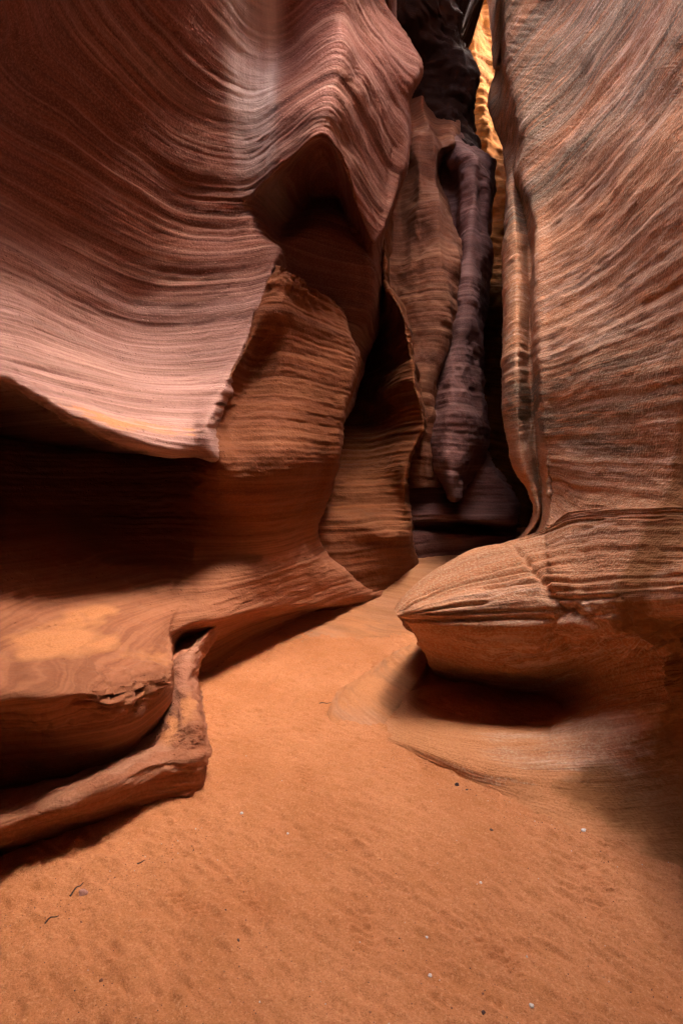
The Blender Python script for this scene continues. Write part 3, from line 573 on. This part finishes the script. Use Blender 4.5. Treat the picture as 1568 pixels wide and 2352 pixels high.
# ---- dark ledges under the tongue -----------------------------------------
rows = [
 [(880,950,7.6), (930,960,7.4), (1000,960,7.4), (1085,960,7.3), (1110,1010,7.3), (1130,1060,7.5), (1140,1080,8.3)],
 [(880,1060,7.2), (930,1060,7.0), (1000,1060,7.0), (1085,1040,6.85), (1115,1050,6.75), (1150,1100,6.9), (1165,1110,8.3)],
 [(880,1150,6.8), (925,1150,6.6), (990,1150,6.6), (1060,1150,6.65), (1120,1140,6.6), (1176,1150,6.8), (1188,1160,8.2)],
 [(880,1198,6.7), (925,1198,6.5), (1000,1195,6.5), (1100,1198,6.5), (1150,1200,6.55), (1182,1200,6.75), (1190,1200,8.2)],
 [(880,1204,6.9), (925,1204,6.8), (1000,1203,6.9), (1100,1206,7.1), (1150,1208,7.1), (1182,1208,7.2), (1190,1208,8.2)],
 [(880,1216,6.9), (925,1216,6.8), (1000,1216,6.85), (1100,1220,7.0), (1150,1222,7.1), (1182,1222,7.2), (1190,1222,8.2)],
 [(880,1222,6.7), (925,1222,6.5), (1000,1222,6.6), (1100,1226,6.75), (1150,1228,6.9), (1182,1228,7.1), (1190,1228,8.2)],
 [(880,1300,6.7), (925,1300,6.5), (1000,1300,6.6), (1100,1300,6.75), (1150,1300,6.9), (1182,1300,7.1), (1190,1300,8.2)],
]
led = sheet('rock_ledge', rows, M_FIN, (260, 220), tilt=(0.0, 0.02), back=(0.1, 0.9, 0), amp=0.02, lump=0.03, seed=10)
tag(led, 'stepped dark rock ledge at the foot of the purple banded tongue', 'rock ledge')

# ---- dark overhang --------------------------------------------------------
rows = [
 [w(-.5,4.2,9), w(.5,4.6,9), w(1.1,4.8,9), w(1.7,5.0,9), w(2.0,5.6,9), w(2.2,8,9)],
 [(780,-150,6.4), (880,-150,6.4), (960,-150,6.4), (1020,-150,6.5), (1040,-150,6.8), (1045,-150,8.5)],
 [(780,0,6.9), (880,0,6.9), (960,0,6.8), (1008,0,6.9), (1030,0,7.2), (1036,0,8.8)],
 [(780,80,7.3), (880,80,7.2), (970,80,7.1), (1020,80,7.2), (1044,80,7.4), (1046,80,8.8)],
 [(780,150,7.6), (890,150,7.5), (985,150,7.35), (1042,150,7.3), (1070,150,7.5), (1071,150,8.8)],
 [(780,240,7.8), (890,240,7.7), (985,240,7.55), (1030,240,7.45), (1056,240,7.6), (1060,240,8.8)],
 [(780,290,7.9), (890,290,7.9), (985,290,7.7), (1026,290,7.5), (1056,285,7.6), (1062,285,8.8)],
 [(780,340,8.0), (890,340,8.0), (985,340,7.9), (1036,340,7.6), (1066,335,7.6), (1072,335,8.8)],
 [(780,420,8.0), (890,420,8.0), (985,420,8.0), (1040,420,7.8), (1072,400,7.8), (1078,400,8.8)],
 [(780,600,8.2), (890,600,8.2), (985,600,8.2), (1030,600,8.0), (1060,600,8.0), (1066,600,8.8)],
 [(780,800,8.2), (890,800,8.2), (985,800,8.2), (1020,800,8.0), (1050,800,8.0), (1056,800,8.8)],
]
ovh = sheet('rock_overhang', rows, M_SHADED, (300, 200), tilt=(0.1, 0.1), back=(0.0, 1.5, 0), amp=0.03, lump=0.09, seed=11, lumpf=1.5, crack=0.05, shape=folds(.12, 1, 3))
tag(ovh, 'deeply shaded rock overhang at the top, left of the bright gap', 'rock overhang')

# ---- sunlit far wall ------------------------------------------------------
rows = [
 [w(.5,12.6,17), w(2.0,12.2,17), w(3.2,12,17), w(4.5,11.8,17), w(7,11.4,17)],
 [(960,-200,11.9), (1050,-200,11.7), (1110,-200,11.5), (1170,-200,11.4), (1350,-200,11.0)],
 [(960,0,11.7), (1050,0,11.5), (1090,0,11.3), (1110,40,11.55), (1350,0,10.9)],
 [(960,150,11.5), (1060,150,11.4), (1095,150,11.1), (1140,150,11.3), (1350,150,10.8)],
 [(960,300,11.5), (1070,300,11.2), (1110,280,10.9), (1160,300,11.1), (1350,300,10.6)],
 [(960,450,11.2), (1080,450,11.0), (1120,450,10.9), (1170,450,10.6), (1350,450,10.4)],
 [(960,600,10.8), (1080,600,10.5), (1130,600,10.3), (1180,600,10.2), (1350,600,10.0)],
 [(960,700,10.4), (1080,690,10.0), (1120,680,9.7), (1170,680,9.6), (1350,700,9.4)],
 [(960,850,10.2), (1080,850,10.0), (1130,850,9.9), (1180,850,9.7), (1350,850,9.5)],
 [(960,1000,10), (1080,1000,9.8), (1130,1000,9.7), (1180,1000,9.6), (1350,1000,9.4)],
 [(960,1300,10), (1080,1300,9.8), (1130,1300,9.7), (1180,1300,9.6), (1350,1300,9.4)],
]
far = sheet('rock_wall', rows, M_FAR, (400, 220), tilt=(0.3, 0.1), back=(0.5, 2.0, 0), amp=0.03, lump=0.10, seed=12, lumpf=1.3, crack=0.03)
tag(far, 'golden sunlit wall far back, seen through the narrow gap', 'rock wall')

# ---- bedrock ramp ---------------------------------------------------------
rows = [
 [(560,1225,8.0), (700,1225,8.0), (850,1222,8.0), (1000,1222,8.0), (1120,1215,8.2), (1300,1200,8.5)],
 [(560,1262,6.8), (700,1262,6.8), (850,1258,6.9), (1000,1256,6.9), (1120,1245,7.2), (1300,1240,7.5)],
 [(560,1310,6.2), (700,1310,6.2), (850,1305,6.3), (1000,1300,6.3), (1120,1290,6.6), (1300,1280,7.0)],
 [(560,1370,5.7), (700,1370,5.7), (840,1362,5.8), (960,1352,5.85), (1100,1345,6.0), (1300,1330,6.4)],
 [(540,1440,4.95), (680,1430,5.1), (820,1420,5.2), (940,1410,5.3), (1080,1400,5.4), (1300,1400,5.6)],
 [(520,1510,4.2), (660,1495,4.38), (800,1475,4.58), (930,1462,4.72), (1070,1460,4.75), (1300,1460,5.0)],
 [(500,1600,3.8), (650,1580,4.0), (790,1560,4.2), (920,1530,4.4), (1070,1530,4.5), (1300,1530,4.6)],
]
def sand_ramp(B, N):
    return ss(.16, .0, B[..., 2]) * 0.42 + 0.5 * blob(B, P(810, 1340, 5.9), (0.12, 0.5, 0.3))
rmp = sheet('bedrock_ramp', rows, M_RAMP, (300, 260), tilt=(0.12, 0.25), back=(0, 0, -0.8), amp=0.012, lump=0.02, seed=13, sand=sand_ramp)
tag(rmp, 'sloping banded bedrock rising out of the sand in the middle distance', 'rock slope')

# low ridge of bedrock between sand and hollow
rows = [
 [(985,1470,4.4), (975,1480,4.35), (960,1478,4.4), (940,1475,4.6)],
 [(985,1500,4.1), (950,1502,4.0), (925,1500,4.05), (890,1500,4.4)],
 [(970,1545,3.75), (905,1548,3.62), (870,1540,3.7), (830,1540,4.0)],
 [(930,1600,3.4), (855,1590,3.35), (812,1580,3.4), (775,1580,3.65)],
 [(890,1650,3.15), (830,1640,3.15), (775,1628,3.2), (740,1630,3.35)],
 [(860,1700,2.95), (800,1680,3.05), (755,1660,3.12), (730,1660,3.2)],
]
rdg = sheet('bedrock_rib', rows, M_RAMP, (160, 90), tilt=(0.5, 0.2), back=(0.1, 0, -0.5), amp=0.008, lump=0.012, seed=14,
            sand=lambda B, N: 0.5 - 0.35 * blob(B, P(870, 1640, 3.1), (.12, .2, .2)))
tag(rdg, 'low smooth bedrock rib half buried in sand beside the dark hollow', 'rock rib')

# ------------------------------------------------------------------ sand
def sand_mat():
    m = bpy.data.materials.new('sand'); t = NT(m)
    pos = t.n('ShaderNodeNewGeometry').outputs['Position']
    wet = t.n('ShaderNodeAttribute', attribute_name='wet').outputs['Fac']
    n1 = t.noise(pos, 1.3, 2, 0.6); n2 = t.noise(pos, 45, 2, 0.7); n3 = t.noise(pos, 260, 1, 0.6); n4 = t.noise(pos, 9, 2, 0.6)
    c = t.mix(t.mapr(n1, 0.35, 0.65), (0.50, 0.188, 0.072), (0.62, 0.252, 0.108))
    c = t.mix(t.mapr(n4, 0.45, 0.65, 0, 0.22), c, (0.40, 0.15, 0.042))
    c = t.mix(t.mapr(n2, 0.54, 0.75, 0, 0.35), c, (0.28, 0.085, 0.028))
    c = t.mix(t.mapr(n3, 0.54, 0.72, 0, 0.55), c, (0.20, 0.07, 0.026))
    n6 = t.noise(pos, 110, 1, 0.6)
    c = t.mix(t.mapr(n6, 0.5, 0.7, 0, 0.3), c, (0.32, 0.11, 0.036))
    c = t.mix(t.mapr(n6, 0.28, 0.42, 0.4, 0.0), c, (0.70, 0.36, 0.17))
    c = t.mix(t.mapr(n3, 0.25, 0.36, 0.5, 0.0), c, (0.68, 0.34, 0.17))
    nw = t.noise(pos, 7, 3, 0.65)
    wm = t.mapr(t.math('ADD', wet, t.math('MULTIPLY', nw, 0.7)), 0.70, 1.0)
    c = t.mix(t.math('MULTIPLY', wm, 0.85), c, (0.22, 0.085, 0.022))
    h = t.math('ADD', t.math('MULTIPLY', n2, 0.5), t.math('ADD', t.math('MULTIPLY', n3, 0.25), t.math('MULTIPLY', n4, 0.6)))
    bp = t.n('ShaderNodeBump', inp={'Strength': 0.9, 'Distance': 0.014, 'Height': h})
    b = t.n('ShaderNodeBsdfPrincipled', inp={'Base Color': c, 'Roughness': 0.95, 'Specular IOR Level': 0.15, 'Normal': bp.outputs[0]})
    o = t.n('ShaderNodeOutputMaterial'); t.t.links.new(b.outputs[0], o.inputs[0])
    return m
M_SAND = sand_mat()
def sand_height(x, y):
    h = 0.018 * fbm(x * 0.9, y * 0.9, x * 0, 3, 101)
    h = h + 0.0045 * fbm(x * 7, y * 7, x * 0, 3, 102)
    rm = ss(-.2, .5, vnoise(x * 1.3 + 3, y * 1.3, x * 0, 103))
    ph = (x * 0.75 + y * 0.65) * 95 + 5 * vnoise(x * 5, y * 5, x * 0, 104)
    h = h + 0.0022 * rm * np.sin(ph) * (0.5 + 0.5 * vnoise(x * 9, y * 9, x * 0, 105))
    u = x * .6 + y * .8; v = -x * .8 + y * .6
    h = h + 0.008 * vnoise(u * 44, v * 15, x * 0, 106) * (.7 + .5 * vnoise(x * 2, y * 2, x * 0, 108)) + 0.006 * vnoise(x * 22, y * 22, x * 0, 109) + 0.0022 * vnoise(x * 75, y * 75, x * 0, 107)
    c = G(1320, 2040); m = np.exp(-(((x - c[0]) / .45) ** 2 + ((y - c[1]) / .4) ** 2))
    h = h + 0.0042 * m * np.sin((x * .85 + y * .5) * 150 + 6 * vnoise(x * 7, y * 7, x * 0, 111)) * (.6 + .6 * vnoise(x * 12, y * 12, x * 0, 112))
    # shallow trodden hollow
    c = G(700, 1960); h = h - 0.02 * np.exp(-(((x - c[0]) / .35) ** 2 + ((y - c[1]) / .3) ** 2))
    # old shoe prints
    for (px, py, a) in ((1360, 2010, .5), (1380, 2080, .5), (830, 2130, .2), (600, 2080, .9), (1130, 2170, .6), (430, 2080, 1.0), (980, 1760, .1), (700, 1780, .3)):
        c = G(px, py); dx, dy = x - c[0], y - c[1]
        u = dx * math.cos(a) + dy * math.sin(a); v = -dx * math.sin(a) + dy * math.cos(a)
        m = np.exp(-((u / .045) ** 4 + (v / .10) ** 4))
        h = h - m * (0.006 - 0.006 * np.sin(v * 190 + 4 * np.sin(u * 60)))
    # banked up at the foot of the rocks on the left
    c = G(250, 2000); h = h + 0.02 * np.exp(-(((x - c[0]) / .4) ** 2 + ((y - c[1]) / .15) ** 2))
    return h
ys = np.concatenate([np.linspace(-4, 0.9, 60), np.linspace(0.92, 3.2, 520), np.linspace(3.22, 8, 240), np.linspace(8.1, 16, 30)])
xs = np.concatenate([np.linspace(-5, -1.9, 20), np.linspace(-1.88, 1.9, 620), np.linspace(1.95, 6, 24)])
Xg, Yg = np.meshgrid(xs, ys)
Zg = sand_height(Xg, Yg)
I = np.arange(Xg.size).reshape(Xg.shape)
q = np.stack([I[:-1, :-1], I[:-1, 1:], I[1:, 1:], I[1:, :-1]], -1).reshape(-1, 4)
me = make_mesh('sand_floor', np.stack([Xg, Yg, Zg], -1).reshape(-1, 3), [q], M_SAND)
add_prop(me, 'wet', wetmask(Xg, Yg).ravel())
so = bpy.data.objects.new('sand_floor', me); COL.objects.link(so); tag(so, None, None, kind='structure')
so['label'] = 'orange sand floor of the canyon with faint footprints'

# wide ground far below the rim level and the unseen plateau, with blocks added to keep out sky and sun
def slab(name, x0, x1, y0, y1, z0, z1, nx=24, ny=24, nz=10, seed=0):
    V = []; F = []
    def face(f, n, m):
        b = len(V)
        for i in range(n + 1):
            for j in range(m + 1): V.append(f(i / n, j / m))
        for i in range(n):
            for j in range(m): F.append((b + i * (m + 1) + j, b + (i + 1) * (m + 1) + j, b + (i + 1) * (m + 1) + j + 1, b + i * (m + 1) + j + 1))
    L = lambda a, b, t: a + (b - a) * t
    face(lambda s, t: (L(x0, x1, s), L(y0, y1, t), z1), nx, ny)
    face(lambda s, t: (x0, L(y0, y1, s), L(z0, z1, t)), ny, nz); face(lambda s, t: (x1, L(y0, y1, s), L(z0, z1, t)), ny, nz)
    face(lambda s, t: (L(x0, x1, s), y0, L(z0, z1, t)), nx, nz); face(lambda s, t: (L(x0, x1, s), y1, L(z0, z1, t)), nx, nz)
    V = np.array(V); a = 0.35
    n1 = fbm(V[:, 0] * .4, V[:, 1] * .4, V[:, 2] * .4, 3, seed); n2 = fbm(V[:, 0] * .4 + 9, V[:, 1] * .4, V[:, 2] * .4, 3, seed)
    V = V + np.stack([a * n1, a * n2, a * 0.6 * n1], -1)
    me = make_mesh(name, V, [np.array(F)], M_OUT)
    o = bpy.data.objects.new(name, me); COL.objects.link(o); return tag(o, None, None, kind='structure')
slab('unseen_terrain', -40, -3.6, -20, 40, -1.5, 6.2, seed=201)
slab('unseen_terrain', 3.6, 40, -20, 4.0, -1.5, 16.0, seed=202)  # plateau raised here to keep sun and sky off the left wall
slab('unseen_terrain', 3.6, 40, 4.0, 7.6, -1.5, 14.0, seed=206)  # tall unseen block added to keep the sun off the overhang
slab('unseen_terrain', 4.2, 40, 7.6, 11.8, -1.5, 6.5, seed=207)  # low unseen block added to set how far sun reaches down the far wall
slab('unseen_terrain', 6.5, 40, 11.9, 40, -1.5, 13.0, seed=203)
slab('unseen_terrain', -3.0, 6.0, 15.5, 40, -1.5, 16.0, seed=204)
slab('unseen_terrain', -3.2, -0.6, 7.2, 15.0, -1.5, 9.0, seed=205)
slab('unseen_terrain', -3.4, 3.4, -12, -6, -1.5, 9.0, seed=208)  # unseen wall added behind the camera so light falls from above
slab('unseen_terrain', -3.5, 3.5, -8, 1.5, 5.6, 9.2, seed=209)  # unseen roof added over the camera to darken faces turned towards it
me = make_mesh('ground', [(-1500, -1500, -1.6), (1500, -1500, -1.6), (1500, 1500, -1.6), (-1500, 1500, -1.6)], [np.array([(0, 1, 2, 3)])], M_OUT)
g = bpy.data.objects.new('ground', me); COL.objects.link(g); tag(g, None, None, kind='structure')

# ------------------------------------------------------------------ pebbles and twigs
M_PEB = {k: plain('pebble_' + k, c, 0.8, 120, 0.5) for k, c in dict(white=(.78, .7, .66), pink=(.6, .3, .24), dark=(.09, .04, .03), brown=(.28, .1, .05)).items()}
def pebble(px, py, r, kind, label, z=0.0):
    c = G(px, py, z)
    import bmesh
    bm = bmesh.new(); bmesh.ops.create_icosphere(bm, subdivisions=3, radius=1.0)
    sx, sy, sz = random.uniform(.8, 1.25), random.uniform(.65, 1.0), random.uniform(.5, .75)
    sd = random.random() * 50
    P_ = np.array([v.co for v in bm.verts]); k = 1 + 0.28 * vnoise(P_[:, 0] * 1.4 + sd, P_[:, 1] * 1.4, P_[:, 2] * 1.4, 5)
    # a few flat broken faces
    for _ in range(5):
        n = rng.normal(size=3); n /= np.linalg.norm(n); d = P_ @ n; k = np.where(d > .72, k * .72 / np.maximum(d, .72), k)
    for v, q in zip(bm.verts, P_ * k[:, None]): v.co = (q[0] * sx * r, q[1] * sy * r, q[2] * sz * r)
    me = bpy.data.meshes.new('pebble'); bm.to_mesh(me); bm.free(); me.materials.append(M_PEB[kind])
    me.polygons.foreach_set('use_smooth', [True] * len(me.polygons))
    o = bpy.data.objects.new('pebble', me); COL.objects.link(o)
    zz = z + float(sand_height(np.array([c[0]]), np.array([c[1]]))[0])
    o.location = (c[0], c[1], zz + r * 0.2); o.rotation_euler = (0, 0, random.uniform(0, 6))
    return tag(o, label, 'pebble', 'pebbles on the sand')
for a in (
 (1340, 1906, .013, 'white', 'white and grey pebble near the dark wet sand on the right'),
 (1345, 1882, .012, 'pink', 'pinkish pebble at the edge of the dark wet sand'),
 (987, 2238, .007, 'white', 'bright white oval pebble in the lower middle of the sand'),
 (1220, 2307, .007, 'white', 'cream pebble nearest the bottom edge of the photo, right of centre'),
 (555, 1872, .008, 'white', 'white pebble just right of the shaded low rock step'),
 (661, 1909, .006, 'white', 'small white pebble in the left middle of the open sand'),
 (191, 2059, .016, 'pink', 'pink pebble in the shade at the foot of the left rocks'),
 (1049, 1800, .012, 'dark', 'larger dark pebble beside the foot of the beak shaped rock'),
 (1072, 1812, .008, 'dark', 'smaller dark flat pebble beside the foot of the beak shaped rock'),
 (1128, 1901, .008, 'dark', 'lone dark pebble on rippled sand below the rock shelf'),
 (1103, 2026, .006, 'white', 'tiny white pebble in the middle of the rippled sand'),
 (547, 2159, .007, 'dark', 'round dark pebble in the lower left part of the lit sand'),
 (1109, 2331, .006, 'dark', 'dark pebble at the bottom edge of the photo'),
 (233, 2259, .007, 'brown', 'brown pebble at the lower left on lit sand'),
 (980, 2150, .005, 'white', 'tiny pale pebble above the bright white oval one'),
): pebble(*a)
def grit(n=1500):
    V = []; F = []
    for i in range(n):
        px, py = random.uniform(-60, 1620), 1500 + 900 * random.random() ** 0.8
        if i % 5 < 2:       # drifted against the foot of the rocks
            q = random.choice((((880, 1705), (1000, 1755)), ((1000, 1755), (1210, 1860)), ((1210, 1860), (1400, 1960)), ((330, 1975), (480, 1875)), ((0, 2110), (330, 1985)), ((450, 1610), (640, 1475))))
            f = random.random(); px = q[0][0] + (q[1][0] - q[0][0]) * f + random.gauss(0, 22); py = q[0][1] + (q[1][1] - q[0][1]) * f + abs(random.gauss(0, 26))
        c = G(px, py)
        r = random.uniform(.0010, .0026) * (1.6 if random.random() < .06 else 1)
        z = float(c[2]) + GH(c[0], c[1]) + r * .3
        b = len(V); q = rng.normal(size=(6, 3)) * .25
        for k, d in enumerate(((1,0,0),(-1,0,0),(0,1,0),(0,-1,0),(0,0,.8),(0,0,-.8))): V.append((c[0] + r * (d[0] + q[k][0]), c[1] + r * (d[1] + q[k][1]), z + r * (d[2] + q[k][2])))
        for a_, b_ in ((0,2),(2,1),(1,3),(3,0)): F += [(b + a_, b + b_, b + 4), (b + b_, b + a_, b + 5)]
    me = make_mesh('grit', np.array(V), [np.array(F)], M_PEB['dark'], False)
    me.materials.append(M_PEB['brown']); me.materials.append(M_PEB['white'])
    mi = np.repeat(rng.choice([0, 1, 2], n, p=[.5, .44, .06]), 8)[:len(me.polygons)]
    me.polygons.foreach_set('material_index', mi.astype(np.int32))
    o = bpy.data.objects.new('grit', me); COL.objects.link(o); tag(o, 'dark and pale grit scattered over the sand', None, kind='stuff')
from bisect import bisect
def GH(x, y):
    i = min(max(bisect(ys, y) - 1, 0), len(ys) - 2); j = min(max(bisect(xs, x) - 1, 0), len(xs) - 2)
    return float(Zg[i, j])
grit()
M_TWIG = plain('dry_twig', (.05, .025, .018), .9, 80, .4)
def twig(px0, py0, px1, py1, r, label):
    a, b = np.array(G(px0, py0)), np.array(G(px1, py1))
    n = 9; m = 7; V = []; F = []
    d = b - a; side = np.array([-d[1], d[0], 0]); L = np.linalg.norm(d); side /= np.linalg.norm(side)
    for i in range(n):
        s = i / (n - 1); c = a + d * s + side * L * .012 * math.sin(s * 5) + np.array([0, 0, r * .5])
        c[2] += float(sand_height(np.array([c[0]]), np.array([c[1]]))[0])
        rr = r * (1 - .6 * s)
        for j in range(m):
            t = 2 * math.pi * j / m; V.append(c + side * rr * math.cos(t) + np.array([0, 0, rr * math.sin(t)]))
    for i in range(n - 1):
        for j in range(m): F.append((i * m + j, i * m + (j + 1) % m, (i + 1) * m + (j + 1) % m, (i + 1) * m + j))
    V.append(V[0] * 0 + np.mean(V[:m], axis=0)); V.append(np.mean(V[-m - 1:-1], axis=0))
    T = [(j, (j + 1) % m, n * m) for j in range(m)] + [((n - 1) * m + j, (n - 1) * m + (j + 1) % m, n * m + 1) for j in range(m)]
    me = make_mesh('twig', np.array(V), [np.array(F), np.array(T)], M_TWIG)
    o = bpy.data.objects.new('twig', me); COL.objects.link(o); return tag(o, label, 'twig', 'dry twigs on the sand')
twig(162, 2064, 192, 2034, .0035, 'dark dry twig lying in the shade beside the pink pebble')
twig(104, 2130, 136, 2110, .003, 'short dark twig in the shaded sand at far left')
twig(316, 1994, 334, 1984, .003, 'small curved twig at the edge of the shade below the rock step')
twig(733, 1616, 760, 1613, .0035, 'thin dark twig lying on the sand beside the bedrock rib')

# ------------------------------------------------------------------ light
world = bpy.data.worlds.new('World'); S.world = world; world.use_nodes = True
nt = world.node_tree; nt.nodes.clear()
SUN_EL, SUN_AZ = R(60), R(103)     # azimuth clockwise from +Y
sky = nt.nodes.new('ShaderNodeTexSky'); sky.sky_type = 'NISHITA'; sky.sun_disc = False
sky.sun_elevation = SUN_EL; sky.sun_rotation = SUN_AZ; sky.dust_density = 9.0; sky.ozone_density = 0.3; sky.air_density = 0.6
bg = nt.nodes.new('ShaderNodeBackground'); bg.inputs[1].default_value = 0.15
wo = nt.nodes.new('ShaderNodeOutputWorld'); nt.links.new(sky.outputs[0], bg.inputs[0]); nt.links.new(bg.outputs[0], wo.inputs[0])
sd = bpy.data.lights.new('sun', 'SUN'); sd.energy = 2.2; sd.angle = R(0.5); sd.color = (1, .86, .66)
so_ = bpy.data.objects.new('sun', sd); COL.objects.link(so_)
import mathutils
to_sun = mathutils.Vector((math.sin(SUN_AZ) * math.cos(SUN_EL), math.cos(SUN_AZ) * math.cos(SUN_EL), math.sin(SUN_EL)))
so_.rotation_euler = to_sun.to_track_quat('Z', 'Y').to_euler(); so_.location = (0, 0, 30)

S.render.engine = 'CYCLES'
S.cycles.diffuse_bounces = 2; S.cycles.glossy_bounces = 1; S.cycles.max_bounces = 3; S.cycles.use_denoising = True; S.cycles.denoising_prefilter = 'NONE'; S.cycles.adaptive_threshold = 0.025
S.view_settings.view_transform = 'Standard'; S.view_settings.look = 'None'; S.view_settings.gamma = 1
S.view_settings.exposure = 4.55
